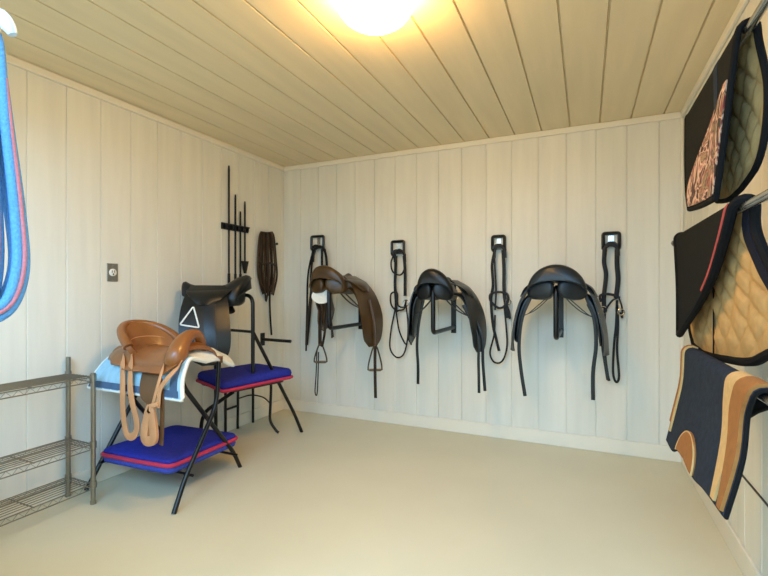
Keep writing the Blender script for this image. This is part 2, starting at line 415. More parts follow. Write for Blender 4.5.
def drape_fn(xr, zr, rr, yn, yf, zb_room, zb_wall, fl_room, fl_wall, w0=0.1, sag=0.0):
    def fn(u, v):
        w = v * 2 - 1                    # -1 bottom of the room side, 0 the fold, 1 bottom of the wall side
        y = sinterp(yn, w); y = y + (sinterp(yf, w) - y) * u
        if abs(w) < w0:
            a = w / w0 * math.pi / 2; return V((xr + rr * math.sin(a), y, zr + rr * math.cos(a)))
        q = (abs(w) - w0) / (1 - w0)
        zb = sinterp(zb_room if w < 0 else zb_wall, u)
        fl = sinterp(fl_room if w < 0 else fl_wall, q)
        return V((xr + (rr + fl) * (-1 if w < 0 else 1), y, zr + (zb - zr) * q + sag * math.sin(q * 9 + u * 5) * q))
    return fn
def quilt(fn, au, av, h):
    def o(u, v):
        a = (u * au + v * av) % 1.0; b = (u * au - v * av) % 1.0
        k = min(1, 12 * u, 12 * (1 - u), 14 * v, 14 * (1 - v))
        return -0.003 - h * k * (min(1, 3.2 * min(a, 1 - a)) ** 0.45) * (min(1, 3.2 * min(b, 1 - b)) ** 0.45)
    return o
def patch(fn, lo, hi, v0, v1):           # window of a drape
    def g(s, t):
        v = v0 + (v1 - v0) * t; a = sinterp(lo, v); b = sinterp(hi, v)
        return fn(min(1, max(0, a + (b - a) * s)), min(1, max(0, v)))
    return g

SHELL, FACE = 0.005, 0.0085
# --- top: black pad with printed panel
Z1 = 1.862
blanket_bar(Z1 - 0.012, 1.98, 0.95, 'silver bar high on the right wall under the printed pad', 'chrome', False)
f1 = drape_fn(BX, Z1 - 0.012, 0.02, [(-1, 1.545), (-0.6, 1.47), (-0.2, 1.41), (0, 1.385), (0.15, 1.40), (0.5, 1.40), (0.8, 1.45), (0.93, 1.52), (1, 1.64)],
              [(-1, 1.90), (-0.8, 1.95), (-0.3, 2.0), (0, 2.02), (0.4, 2.02), (0.85, 1.98), (1, 1.90)],
              [(0, 1.462), (0.5, 1.470), (1, 1.488)], [(0, 1.50), (0.5, 1.492), (1, 1.51)],
              [(0, 0), (0.4, 0.006), (1, 0.012)], [(0, 0), (0.4, 0.02), (1, 0.03)])
t = thing('saddle_pad', 'black saddle pad with printed brown and pink panel, uppermost on the right wall', 'saddle pad', (BX, 1.7, Z1), 0, 'saddle pads over the wall bars')
MB().slab(f1, 24, 60, SHELL, 0.0, -1).build('shell', M['black_cloth'], t)
part_label(MB().slab(f1, 90, 200, -0.001, quilt(f1, 6, 8, 0.010), -1).build('lining', M['quilt_grey'], t), 'beige diamond quilted lining')
MB().tube(edge_loop(f1, 24, 60), 0.0085, 8, closed=True).build('binding', M['binding'], t)
g = patch(f1, [(0.0, 0.03), (0.28, 0.03), (0.5, 0.03)], [(0.0, 0.97), (0.10, 0.90), (0.18, 0.66), (0.25, 0.36), (0.34, 0.08)], 0.012, 0.34)
part_label(MB().slab(g, 24, 30, FACE, 0.004, -1).build('printed_panel', M['print'], t), 'printed cloth panel in browns, pinks and black')
g = patch(f1, [(0.0, 0.0), (0.5, 0.30)], [(0.0, 0.06), (0.5, 0.37)], 0.05, 0.47)
MB().slab(g, 3, 30, 0.0065, 0.004, -1).build('seam_tape', M['navy'], t)

# --- middle: black dressage pad with quilted tan lining and coral piping
Z2 = 1.425
blanket_bar(Z2 - 0.012, 2.385, 0.95, 'silver bar with dark capped end, middle of the right wall', 'chrome', True)
f2 = drape_fn(BX, Z2 - 0.012, 0.02, [(-1, 2.10), (-0.93, 2.03), (-0.85, 1.95), (-0.70, 1.80), (-0.5, 1.64), (-0.3, 1.53), (-0.12, 1.45), (0, 1.415), (0.1, 1.415), (0.2, 1.43), (0.3, 1.42), (0.5, 1.35), (0.66, 1.26), (0.8, 1.20), (0.92, 1.24), (1, 1.36)],
              [(-1, 2.13), (-0.5, 2.18), (0, 2.235), (0.5, 2.24), (0.85, 2.25), (1, 2.18)],
              [(0, 1.03), (1, 1.02)], [(0, 1.05), (0.15, 1.01), (0.4, 0.985), (0.8, 0.963), (1, 0.975)],
              [(0, 0), (0.5, 0.0), (1, 0.006)], [(0, 0), (0.4, 0.012), (1, 0.016)])
t = thing('saddle_pad', 'black saddle pad with coral piping and tan diamond quilted lining', 'saddle pad', (BX, 1.8, Z2), 0, 'saddle pads over the wall bars')
MB().slab(f2, 30, 90, SHELL, 0.0, -1).build('shell', M['black_cloth'], t)
part_label(MB().slab(f2, 110, 220, -0.001, quilt(f2, 7, 8, 0.011), -1).build('lining', M['quilt_tan'], t), 'tan diamond quilted lining')
MB().tube(edge_loop(f2, 30, 90), 0.013, 8, closed=True).build('binding', M['binding'], t)
g = patch(f2, [(0.5, 0.0), (1, 0.0)], [(0.5, 0.03), (0.56, 0.055), (0.63, 0.062), (0.72, 0.05), (1, 0.03)], 0.5, 0.97)
part_label(MB().slab(g, 4, 50, -0.009, -0.014, -1).build('edge_band', M['navy_trim'], t), 'navy inner edge band')
pts = [f2(0.022, v) + V((-0.009, 0.0, 0.0)) for v in [0.2 + 0.27 * i / 24 for i in range(25)]]
part_label(MB().tube(pts, 0.0065, 8).build('piping', M['coral'], t), 'coral red piping')
pts = [V((BX + 0.02 + 0.002, 1.825, Z2 - 0.19 - 0.25 * i / 10)) for i in range(11)]
MB().strap(pts, 0.012, 0.003, (1, 0, 0)).build('strap', M['binding'], t)

# --- bottom: navy western pad with suede trim
Z3 = 0.968
blanket_bar(Z3 - 0.012, 2.09, 0.95, 'bar low on the right wall under the navy felt pad', 'chrome', False)
f3 = drape_fn(BX, Z3 - 0.012, 0.02, [(-1, 1.262), (-0.6, 1.275), (-0.3, 1.31), (0, 1.256), (0.12, 1.27), (0.35, 1.48), (0.6, 1.66), (1, 1.74)], [(-1, 2.07), (0, 2.07), (1, 2.07)],
              [(0, 0.675), (0.25, 0.660), (0.42, 0.640), (0.55, 0.650), (0.72, 0.640), (0.85, 0.606), (1, 0.605)], [(0, 0.66), (1, 0.64)],
              [(0, 0), (0.3, 0.005), (0.6, 0.025), (1, 0.055)], [(0, 0), (0.5, 0.03), (1, 0.05)])
t = thing('western_saddle_pad', 'navy felt saddle pad with tan suede bands, lowest on the right wall', 'saddle pad', (BX, 1.67, Z3), 0, 'saddle pads over the wall bars')
MB().slab(f3, 40, 60, 0.006, 0.0, -1).build('shell', M['navy'], t)
MB().slab(f3, 40, 60, 0.001, -0.003, -1).build('lining', M['navy_trim'], t)
MB().tube(edge_loop(f3, 40, 60), 0.0055, 8, closed=True).build('binding', M['binding'], t)
g = patch(f3, [(0, 0.09), (1, 0.09)], [(0, 0.125), (0.2, 0.175), (0.38, 0.215), (0.46, 0.235), (1, 0.235)], 0.012, 0.52)
part_label(MB().slab(g, 6, 50, 0.012, 0.005, -1).build('suede_band', M['sheepskin'], t), 'pale tan suede band along the near edge')
g = patch(f3, [(0, 0.008), (1, 0.008)], [(0, 0.04), (0.15, 0.085), (0.3, 0.118), (0.46, 0.13), (1, 0.13)], 0.012, 0.58)
part_label(MB().slab(g, 6, 50, 0.014, 0.005, -1).build('suede_band', M['suede'], t), 'brown suede band along the near edge')
g = patch(f3, [(0, 0.945), (1, 0.945)], [(0, 0.965), (1, 0.965)], 0.06, 0.52)
MB().slab(g, 3, 30, 0.011, 0.005, -1).build('edge_band', M['sheepskin'], t)
g = patch(f3, [(0, 0.968), (1, 0.968)], [(0, 0.995), (1, 0.995)], 0.10, 0.52)
MB().slab(g, 3, 30, 0.012, 0.005, -1).build('edge_band', M['suede'], t)
def wear(s, q):                          # half round wear leather at the bottom edge
    a = math.pi * s; r = q
    return f3(0.55 + 0.15 * math.cos(a) * r, max(0.006, 0.006 + 0.125 * math.sin(a) * r))
part_label(MB().slab(wear, 20, 8, -0.013, -0.004, -1).build('wear_leather', M['suede'], t), 'half round brown wear leather')
pts = [f3(0.55 + 0.15 * math.cos(math.pi * i / 20), 0.006 + 0.125 * math.sin(math.pi * i / 20)) + V((-0.012, 0, 0)) for i in range(21)]
MB().tube(pts, 0.003, 6).build('wear_leather_edge', M['sheepskin'], t)

# ------------------------------------------------------------------ english saddles
def crescent(w, ze, h, hb, yfun, n=22):
    out = []
    for i in range(n + 1):
        a = -math.pi / 2 + math.pi * i / n; out.append(V((w * math.sin(a), yfun(math.sin(a)), ze + h * math.cos(a))))
    for i in range(n - 1, 0, -1):
        a = -math.pi / 2 + math.pi * i / n; out.append(V((w * 0.97 * math.sin(a), yfun(math.sin(a)), ze + hb * math.cos(a))))
    return out
FLAPS = {}
def english_saddle(name, label, loc, rz, lm, group=None, splay=(1.0, 1.0), drop=(1.0, 1.0), wsc=1.0):
    """local: +y towards the pommel, rear of the cantle at y=0, z=0 about 10 cm under the tree"""
    t = thing(name, label, 'saddle', loc, rz, group)
    L = 0.47
    st = [(-0.012, 0.168, 0.080, 0.142, 0.066), (0.002, 0.181, 0.068, 0.174, 0.076), (0.03, 0.187, 0.065, 0.184, 0.080), (0.09, 0.183, 0.070, 0.158, 0.076), (0.17, 0.165, 0.075, 0.103, 0.062),
          (0.26, 0.130, 0.085, 0.066, 0.045), (0.35, 0.100, 0.085, 0.072, 0.045), (0.42, 0.088, 0.085, 0.095, 0.06), (0.450, 0.078, 0.085, 0.113, 0.075), (0.468, 0.062, 0.095, 0.098, 0.072), (0.476, 0.035, 0.12, 0.060, 0.045)]
    secs = []
    for (y, w, ze, h, hb) in st:
        c = 0.085 * max(0.0, 1 - y / 0.30)
        secs.append(crescent(w * wsc, ze, h, hb, lambda sn, y=y, c=c: y + c * sn * sn))
    MB().loft(secs).build('seat', lm, t, world=False, angle=55)
    # cantle piping along the rear rim
    a_ = [V((0.186 * wsc * math.sin(q), -0.004 + 0.083 * math.sin(q) ** 2, 0.066 + 0.080 * math.cos(q))) for q in [-1.57 + 3.14 * i / 24 for i in range(25)]]
    MB().tube(a_, 0.004, 8).build('piping', lm, t, world=False)
    for s in (-1, 1):
        sp = splay[0 if s < 0 else 1]; fd = drop[0 if s < 0 else 1]
        secs = []
        for (y, cx, cz, a, b) in [(0.032, 0.098, 0.092, 0.060, 0.036), (0.036, 0.098, 0.088, 0.080, 0.054), (0.048, 0.098, 0.084, 0.088, 0.062), (0.09, 0.098, 0.080, 0.086, 0.060), (0.2, 0.094, 0.065, 0.066, 0.048), (0.33, 0.085, 0.055, 0.05, 0.045),
                                  (0.42, 0.08, 0.06, 0.045, 0.045), (0.45, 0.08, 0.065, 0.02, 0.02)]:
            ring = []
            for i in range(24):
                q = 2 * math.pi * i / 24
                ex = a * math.copysign(abs(math.cos(q)) ** 0.75, math.cos(q)); ez = b * math.copysign(abs(math.sin(q)) ** 0.75, math.sin(q))
                lat = max(0.0, (cx + ex) / 0.186)
                ring.append(V((s * (cx + ex) * wsc, y + 0.075 * lat ** 2 * max(0, 1 - y / 0.25), cz + ez - 0.020 * (lat - 0.5))))
            secs.append(ring)
        MB().loft(secs).build('panel', lm, t, world=False, angle=60)
        path = [(0.0, 0.10, 0.165), (0.15, 0.172, 0.115), (0.30, 0.222, 0.040), (0.5, 0.262, -0.075), (0.75, 0.285, -0.20), (1, 0.292, -0.335)]
        def flap(u, v, s=s, sp=sp, fd=fd):
            k = 1 + (sp - 1) * min(1, v * 1.6)
            x = sinterp([(a, b) for a, b, c in path], v); z = sinterp([(a, c) for a, b, c in path], v)
            if z < 0: z *= fd
            y0 = sinterp([(0, 0.17), (0.4, 0.13), (0.75, 0.115), (0.92, 0.14), (1, 0.21)], v); y1 = sinterp([(0, 0.40), (0.4, 0.44), (0.7, 0.43), (0.92, 0.37), (1, 0.29)], v)
            bulge = 0.012 * math.sin(math.pi * u)
            return V((s * (x * k + bulge + 0.035 * (u - 0.3) * min(1, v * 2)), y0 + (y1 - y0) * u, z))
        MB().slab(flap, 16, 26, 0.0045, -0.0045).build('flap', lm, t, world=False)
        # padded under flap with a rounded knee roll, a hand's breadth inside the outer flap
        pth2 = [(0, 0.09, 0.07), (0.25, 0.182, 0.040), (0.5, 0.241, -0.06), (0.8, 0.268, -0.20), (1, 0.274, -0.275)]
        def sweat(u, v, s=s):
            k = 1 + (sp - 1) * min(1, v * 1.6)
            x = sinterp([(a, b) for a, b, c in pth2], v) * k; z = sinterp([(a, c) for a, b, c in pth2], v)
            if z < 0: z *= fd
            y0 = sinterp([(0, 0.20), (0.6, 0.16), (1, 0.20)], v); y1 = sinterp([(0, 0.42), (0.6, 0.42), (1, 0.34)], v)
            return V((s * (x + 0.035 * (u - 0.3) * min(1, v * 2)), y0 + (y1 - y0) * u, z))
        th = lambda u, v: 0.004 + 0.017 * max(0, math.sin(math.pi * u)) ** 0.5 * max(0, math.sin(math.pi * v)) ** 0.5
        MB().slab(sweat, 14, 20, th, lambda u, v: -th(u, v)).build('sweat_flap', lm, t, world=False)
        FLAPS[(t.name, s)] = flap
        for (yy, dx_) in ((0.20, 0.0), (0.245, 0.02)):
            pp = [V((s * a * (1 + (sp - 1) * 0.6), yy, b)) for a, b in ((0.035, 0.06), (0.075 + dx_, 0.005), (0.14 + dx_, -0.055), (0.20, -0.088), (0.25, -0.105))]
            MB().strap(spline(pp, 6), 0.022, 0.006, (0.3 * s, 0, -1)).build('point_strap', lm, t, world=False)
        pth3 = [(0, 0.070 * wsc, 0.150), (0.4, 0.148, 0.132), (0.75, 0.205, 0.095), (1, 0.238, 0.035)]
        def skirt(u, v, s=s):
            k = 1 + (sp - 1) * v * 0.7
            x = sinterp([(a, b) for a, b, c in pth3], v) * k; z = sinterp([(a, c) for a, b, c in pth3], v)
            y0 = sinterp([(0, 0.10), (0.5, 0.13), (0.85, 0.18), (1, 0.25)], v); y1 = sinterp([(0, 0.38), (0.5, 0.42), (0.85, 0.38), (1, 0.33)], v)
            return V((s * (x + 0.014 * math.sin(math.pi * u)), y0 + (y1 - y0) * u, z))
        MB().slab(skirt, 14, 16, 0.0035, -0.0035).build('skirt', lm, t, world=False)
    return t
def lpts(t, world_pts):                  # world points into the local frame of a thing
    R = Matrix.Rotation(-t.rotation_euler.z, 3, 'Z'); return [R @ (V(p) - V(t.location)) for p in world_pts]
def hang_strap(t, name, world_pts, w, m_, n=(0, -1, 0)):
    return MB().strap(spline(lpts(t, world_pts), 6), w, 0.005, n).build(name, m_, t, world=False)
def stirrup_iron(t, c, m_, w=0.062, h=0.115):
    c = lpts(t, [c])[0]
    pts = [(-w * 0.18, 0, h), (-w * 0.5, 0, h * 0.72), (-w * 0.82, 0, h * 0.3), (-w * 0.9, 0, 0.012), (-w * 0.75, 0, 0), (w * 0.75, 0, 0), (w * 0.9, 0, 0.012), (w * 0.82, 0, h * 0.3), (w * 0.5, 0, h * 0.72), (w * 0.18, 0, h)]
    R = Matrix.Rotation(0.5, 3, 'Z')
    o = MB().tube(spline([R @ V(p) + c for p in pts], 4, True), 0.0065, 8, closed=True).build('stirrup', m_, t, world=False)
    MB().tube([R @ V((-w * 0.75, 0, 0)) + c, R @ V((w * 0.75, 0, 0)) + c], 0.011, 8).build('tread', m_, o, world=False)
    return o

def saddle_rack(x, label, z0=1.215, y_end=3.12, zb=0.885):
    t = thing('saddle_rack', label, 'rack', (x, YB, z0), 0, 'saddle racks on the back wall')
    MB().box(x - 0.022, x + 0.022, YB - 0.006, YB, zb - 0.05, z0 + 0.05).build('wall_plate', M['black_steel'], t, smooth=False, bevel=0.002)
    MB().tube(rounded([(x, YB - 0.005, z0), (x, y_end, z0), (x, y_end, zb), (x, YB - 0.005, zb)], 0.045, 6), 0.017, 12).build('bent_tube', M['black_steel'], t)
    return t
RX = (-1.907, -1.02, -0.178)
saddle_rack(RX[0], 'bent black tube rack under the dark brown saddle, back wall')
saddle_rack(RX[1], 'bent black tube rack under the black saddle in the middle of the back wall')
saddle_rack(RX[2], 'bent black tube rack under the rightmost saddle on the back wall')
GS = 'english saddles on the back wall'
SZ = 1.117
s1 = english_saddle('english_saddle', 'dark brown leather saddle with stirrups hanging on the back wall', (RX[0] - 0.03, 3.045, SZ + 0.035), 0, M['brown_leather'], GS, (0.4, 1.14), (0.9, 1.24), 0.88)
s2 = english_saddle('english_saddle', 'black leather saddle on the middle rack of the back wall, between two bridles', (RX[1], 3.045, SZ - 0.01), 0, M['black_leather'], GS, (0.78, 1.02), (1.0, 1.08), 0.74)
s3 = english_saddle('english_saddle', 'blue black leather saddle rightmost on the back wall, its round cantle facing out', (RX[2], 3.045, SZ), 0, M['blue_black_leather'], GS, (1, 1), (1.04, 1.04))
# brown saddle: pale pad under the panel, leathers, stirrups, billets
def white_lobe(u, v):
    a = u * math.pi * 2
    return V((-0.06 + 0.075 * v * math.cos(a), 0.10 + 0.03 * v * math.cos(a), 0.005 + 0.06 * v * math.sin(a) - 0.01))
part_label(MB().slab(white_lobe, 28, 6, 0.006, -0.006).build('fleece_patch', M['fleece_white'], s1, world=False), 'white fleece patch under the panel')
hang_strap(s1, 'stirrup_leather', [aty(321, 300, 3.22), aty(320, 325, 3.20), aty(320, 346, 3.20)], 0.034, M['bridle_brown'])
hang_strap(s1, 'stirrup_leather', [aty(327, 300, 3.22), aty(325, 330, 3.20), aty(322, 347, 3.20)], 0.022, M['bridle_brown'])
stirrup_iron(s1, aty(320.5, 362, 3.20), M['dark_metal'], 0.058, 0.145)
hang_strap(s1, 'stirrup_leather', [aty(317, 350, 3.185), aty(316, 375, 3.185), aty(315, 392, 3.185), aty(317, 394, 3.185), aty(318, 375, 3.185), aty(318.5, 352, 3.185)], 0.010, M['bridle_brown'])
hang_strap(s1, 'stirrup_leather', [aty(369, 300, 3.30), aty(374, 325, 3.29), aty(374.5, 348, 3.28)], 0.026, M['brown_leather'])
stirrup_iron(s1, aty(375, 370, 3.27), M['dark_metal'], 0.062, 0.19)
hang_strap(s1, 'stirrup_leather', [aty(375, 346, 3.255), aty(375, 370, 3.255), aty(375.5, 398, 3.255)], 0.026, M['bridle_brown'])
hang_strap(s1, 'billet', [aty(311, 290, 3.16), aty(307, 325, 3.17), aty(306, 351, 3.17)], 0.016, M['bridle_brown'])
hang_strap(s1, 'billet', [aty(327, 298, 3.26), aty(331, 320, 3.26), aty(332, 338, 3.26)], 0.016, M['bridle_brown'])
# black saddles: girth straps hanging out from under the flaps
hang_strap(s2, 'billet', [aty(424, 297, 3.24), aty(419, 322, 3.24), aty(417, 345, 3.24), aty(418, 365, 3.24), aty(418, 384, 3.24)], 0.022, M['black_leather'])
hang_strap(s2, 'billet', [aty(463, 305, 3.22), aty(477, 335, 3.22), aty(478.5, 365, 3.22), aty(479, 393, 3.22)], 0.020, M['black_leather'])
hang_strap(s2, 'billet', [aty(468, 305, 3.26), aty(481, 335, 3.26), aty(483, 365, 3.26), aty(485, 391, 3.26)], 0.022, M['black_leather'])
hang_strap(s3, 'billet', [aty(531, 296, 3.22), aty(522, 318, 3.22), aty(519, 345, 3.22), aty(521, 370, 3.22), aty(525, 396, 3.22)], 0.024, M['black_leather'])
hang_strap(s3, 'billet', [aty(586, 296, 3.22), aty(594, 318, 3.22), aty(596, 345, 3.22), aty(593, 372, 3.22), aty(593, 400, 3.22)], 0.024, M['black_leather'])
hang_strap(s3, 'billet', [aty(588, 304, 3.30), aty(600, 330, 3.30), aty(604, 355, 3.30), aty(608, 380, 3.30)], 0.022, M['black_leather'])

# ------------------------------------------------------------------ bridles on brackets, back wall
def bracket(px, py0, py1, label, hw=6):
    c = back(px, (py0 + py1) / 2, 0)
    t = thing('bridle_bracket', label, 'bracket', c, 0, 'bridle brackets on the back wall')
    a, b_ = back(px - hw, py0, 0), back(px + hw, py1, 0)
    x0, x1, z1, z0 = a.x, b_.x, a.z, b_.z; y = YB - 0.028
    MB().tube(rounded([(x0, YB, z0), (x0, y, z0 + 0.01), (x0, y, z1), (x1, y, z1), (x1, y, z0 + 0.01), (x1, YB, z0)], 0.014, 4), 0.0125, 8).build('frame', M['black_steel'], t)
    zc = z0 + (z1 - z0) * 0.18
    secs = []
    mb = MB()
    P = [V((c.x + 0.045 * math.cos(q), YB - 0.06, zc + 0.04 * math.sin(q) - 0.012)) for q in [math.pi * i / 12 for i in range(13)]]
    vs = P + [V((p.x, YB, p.z)) for p in P]; k = len(P)
    mb.add(vs, [(i, i + 1, k + i + 1, k + i) for i in range(k - 1)] + [tuple(range(k)), tuple(range(2 * k - 1, k - 1, -1))] + [(0, k, 2 * k - 1, k - 1)])
    mb.build('cradle', M['black_steel'], t)
    MB().box(c.x - 0.018, c.x + 0.018, YB - 0.004, YB, zc + 0.03, z1 - 0.012).build('wall_plate', M['chrome'], t, smooth=False)
    return t
GB = 'bridles on the back wall'
def bridle(label, c):
    return thing('bridle', label, 'bridle', back(*c, 0.04), 0, GB)
def bs(t, name, px, w=0.016, off=0.045, closed=False, m_='bridle_black', k=6):
    pts = [back(p[0], p[1], p[2] if len(p) > 2 else off) for p in px]
    return MB().strap(spline(pts, k, closed), w * 1.35, 0.008, (0, -1, 0), closed).build(name, M[m_], t)
def ringt(t, name, px, py, r, off=0.045, m_='chrome', rt=0.004):
    c = back(px, py, off); return MB().tube([c + V((r * math.cos(q), 0, r * math.sin(q))) for q in [2 * math.pi * i / 20 for i in range(20)]], rt, 8, closed=True).build(name, M[m_], t)

bracket(319, 237, 250, 'black bridle bracket above the brown saddle')
t = bridle('bridle whose straps hang behind the brown saddle on the back wall', (319, 260))
bs(t, 'crownpiece', [(313, 262), (314, 252), (318, 247), (323, 248), (326, 256), (327, 268)], 0.018, 0.066)
bs(t, 'cheekpiece', [(315, 250, .066), (312, 262), (311, 280), (311, 300), (307, 345)], 0.016, 0.05)
bs(t, 'cheekpiece', [(322, 249, .066), (322, 265), (323, 285), (325, 300)], 0.018, 0.05)
bs(t, 'reins', [(313, 250, .07), (308, 275), (307, 310), (306, 345)], 0.014, 0.058)
bs(t, 'reins', [(325, 250, .07), (328, 275), (330, 310), (333, 337)], 0.014, 0.058)

bracket(399, 242, 255, 'black bridle bracket with a looped bridle, between the brown and middle saddles')
t = bridle('black bridle with two small round loops and long looped reins, left of the middle saddle', (399, 280))
bs(t, 'crownpiece', [(395, 262), (395, 254), (399, 250), (404, 254), (405, 262)], 0.018, 0.068)
bs(t, 'cheekpiece', [(396, 256, .066), (395.5, 270), (395, 285), (396, 300), (396, 312)], 0.020, 0.05)
bs(t, 'cheekpiece', [(404, 256, .066), (405, 270), (405, 285), (405, 296)], 0.020, 0.05)
bs(t, 'browband', [(394, 255), (391, 263), (393, 272), (400, 275), (404, 270), (405, 260), (403, 253), (398, 251)], 0.010, 0.075, True)
bs(t, 'noseband', [(391, 294), (397, 293), (398, 305), (404, 307), (406, 300), (404, 309), (396, 310), (391, 304)], 0.010, 0.06, True)
bs(t, 'reins', [(395, 310), (391, 330), (390, 348), (396, 357), (403, 355), (407, 342), (408, 325), (406, 305)], 0.009, 0.055)
bs(t, 'reins', [(396, 311), (399, 330), (404, 342), (407, 345)], 0.009, 0.06)
ringt(t, 'bit_ring', 406, 303, 0.028); ringt(t, 'bit_ring', 397, 309, 0.026, 0.05)

bracket(499, 237, 250, 'black bridle bracket between the middle and rightmost saddles')
t = bridle('black bridle with round noseband and one long rein loop, right of the middle saddle', (499, 290))
bs(t, 'crownpiece', [(494, 258), (495, 249), (499, 245), (504, 249), (505, 258)], 0.018, 0.068)
bs(t, 'cheekpiece', [(495, 250, .066), (492, 265), (493, 285), (491, 300), (493, 325), (496, 338), (499, 351)], 0.016, 0.05)
bs(t, 'cheekpiece', [(503, 250, .066), (504, 270), (504, 290), (506, 308), (507, 318)], 0.020, 0.05)
bs(t, 'browband', [(494, 252, .066), (495, 270), (496, 290), (495, 310)], 0.010, 0.058)
bs(t, 'noseband', [(491, 294), (499, 292), (507, 294), (508, 300), (505, 306), (499, 308), (493, 304), (490, 299)], 0.014, 0.07, True)
bs(t, 'reins', [(504, 305), (506, 325), (507, 345), (504, 358), (499, 363), (493, 361), (490, 352), (494, 335), (495, 315)], 0.010, 0.055)
bs(t, 'chinstrap', [(506, 304, .065), (509, 312), (510, 319)], 0.014, 0.06)
ringt(t, 'bit_ring', 508, 302, 0.022, 0.06)

bracket(611, 234, 248, 'black bridle bracket right of the rightmost saddle', 8)
t = bridle('long black bridle with buckled noseband, rightmost on the back wall', (611, 300))
bs(t, 'crownpiece', [(604, 256), (605, 248), (611, 244), (617, 248), (618, 256)], 0.020, 0.068)
bs(t, 'cheekpiece', [(605, 249, .066), (604, 262), (606, 275), (604, 295), (604, 308)], 0.022, 0.05)
bs(t, 'cheekpiece', [(617, 249, .066), (617, 265), (618, 280), (616, 298)], 0.024, 0.05)
bs(t, 'noseband', [(601, 302), (600, 296), (606, 294), (613, 295), (620, 298)], 0.014, 0.07)
bs(t, 'noseband', [(604, 313), (608, 306), (613, 300), (619, 297)], 0.010, 0.075)
bs(t, 'reins', [(605, 305), (604, 330), (605, 355), (607, 372), (609, 381)], 0.014, 0.058)
bs(t, 'reins', [(617, 300), (616, 325), (614, 345), (613, 372), (616, 382), (619, 376), (617, 350), (618, 325), (617, 305)], 0.012, 0.055)
bs(t, 'chinstrap', [(619, 298, .06), (622, 308), (622, 318), (620, 312)], 0.009, 0.06)
ringt(t, 'bit_ring', 603, 310, 0.026, 0.062); ringt(t, 'bit_ring', 621, 312, 0.022, 0.062)

# ------------------------------------------------------------------ left wall: whip rack, whips, brown bridle
wy = [atx(p, 230, XL).y for p in (227, 233.5, 238.5, 243)]
rz_ = 1.74
c = (wy[0] + wy[-1]) / 2
t = thing('whip_rack', 'small black clip rack holding four whips on the left wall', 'rack', (XL, c, rz_))
MB().box(XL, XL + 0.01, wy[0] - 0.07, wy[-1] + 0.06, rz_ - 0.028, rz_ + 0.028).build('rail', M['black_steel'], t, smooth=False, bevel=0.002)
for y in (wy[0] - 0.035, (wy[0] + wy[1]) / 2, (wy[1] + wy[2]) / 2, (wy[2] + wy[3]) / 2, wy[3] + 0.03):
    MB().box(XL + 0.008, XL + 0.036, y - 0.007, y + 0.007, rz_ - 0.02, rz_ + 0.02).build('clip', M['black_steel'], t, smooth=False, bevel=0.003)
MB().tube([(XL + 0.034, wy[0] - 0.06, rz_ + 0.016), (XL + 0.034, wy[-1] + 0.045, rz_ + 0.016)], 0.006, 8).build('front_bar', M['black_steel'], t)
lab = ['tallest black whip in the rack on the left wall', 'second tallest thin black whip, second from the left in the rack',
       'shortest black whip, third from the left in the rack', 'black whip with a flared hand tip, rightmost in the rack']
for i, (px, pt) in enumerate(((227, 165), (233.5, 194), (238.5, 211), (243, 201))):
    y = wy[i]; x = XL + 0.021
    zt = atx(px, pt, x).z; zbm = 1.14 if i < 3 else 1.36
    t = thing('riding_whip', lab[i], 'whip', (x, y, zbm), 0, 'whips in the wall rack')
    MB().tube([(x, y, zbm), (x, y, zt - 0.03), (x, y, zt)], [0.0075, 0.0085, 0.006], 10).build('shaft', M['bridle_black'], t)
    if i == 3:
        def tip(u, v): return V((x + 0.004 * math.sin(u * 3), y + (u - 0.5) * (0.026 + 0.065 * v), zbm + 0.02 + 0.11 * (v - 0.3)))
        MB().slab(tip, 6, 6, 0.004, -0.004).build('hand_tip', M['bridle_black'], t)
    else:
        MB().tube([(x, y, zbm), (x, y, zbm + 0.2)], 0.0115, 10).build('grip', M['bridle_black'], t)

def lw(px, py, off=0.03): return atx(px, py, XL + off)
t = thing('wall_peg', 'small dark peg on the left wall behind the brown bridle', 'hook', lw(266, 236, 0))
MB().tube([lw(266, 236, 0), lw(266, 236, 0.05), lw(266, 233, 0.065)], 0.008, 8).build('peg', M['black_steel'], t)
t = thing('bundled_bridle', 'brown leather bridle bundled up on the left wall by the corner', 'bridle', lw(266, 265))
R_ = random.Random(7)
for i in range(11):
    a = 259.5 + 14.5 * i / 10; b_ = 258.5 + 18 * i / 10; e = 262 + 11 * i / 10
    off = 0.03 + 0.02 * R_.random()
    MB().strap(spline([lw(a + 0.3 * (266 - a), 232, off), lw(a, 238, off), lw(b_ - 1 + R_.random() * 2, 262, off), lw(b_ - .5 + R_.random(), 277, off), lw(e, 291 + R_.random() * 6, off)], 5), 0.024, 0.007, (1, 0, 0)).build('strap', M['bridle_brown'] if i % 3 else M['brown_leather'], t)
MB().strap(spline([lw(259, 262, 0.055), lw(263, 264, 0.065), lw(270, 263, 0.065), lw(276, 266, 0.055)], 4), 0.02, 0.006, (1, 0, 0)).build('strap', M['bridle_brown'], t)
MB().strap(spline([lw(262, 285, 0.05), lw(265, 293, 0.05), lw(266, 301, 0.05), lw(268, 292, 0.05), lw(271, 285, 0.05)], 4), 0.02, 0.008, (1, 0, 0)).build('strap', M['bridle_brown'], t)
MB().strap(spline([lw(273, 278, 0.04), lw(270, 292, 0.04), lw(270, 312, 0.035), lw(271.5, 335, 0.03)], 5), 0.022, 0.007, (1, 0, 0)).build('hanging_strap', M['bridle_black'], t)
t = thing('wall_hook', 'tiny dark knob on the left wall right of the brown bridle', 'hook', lw(274.5, 244, 0))
MB().lathe([(0.006, 0), (0.006, 0.02), (0.013, 0.024), (0.013, 0.034), (0.006, 0.038)], lw(274.5, 244, 0), 12, 'x').build('knob', M['black_steel'], t)

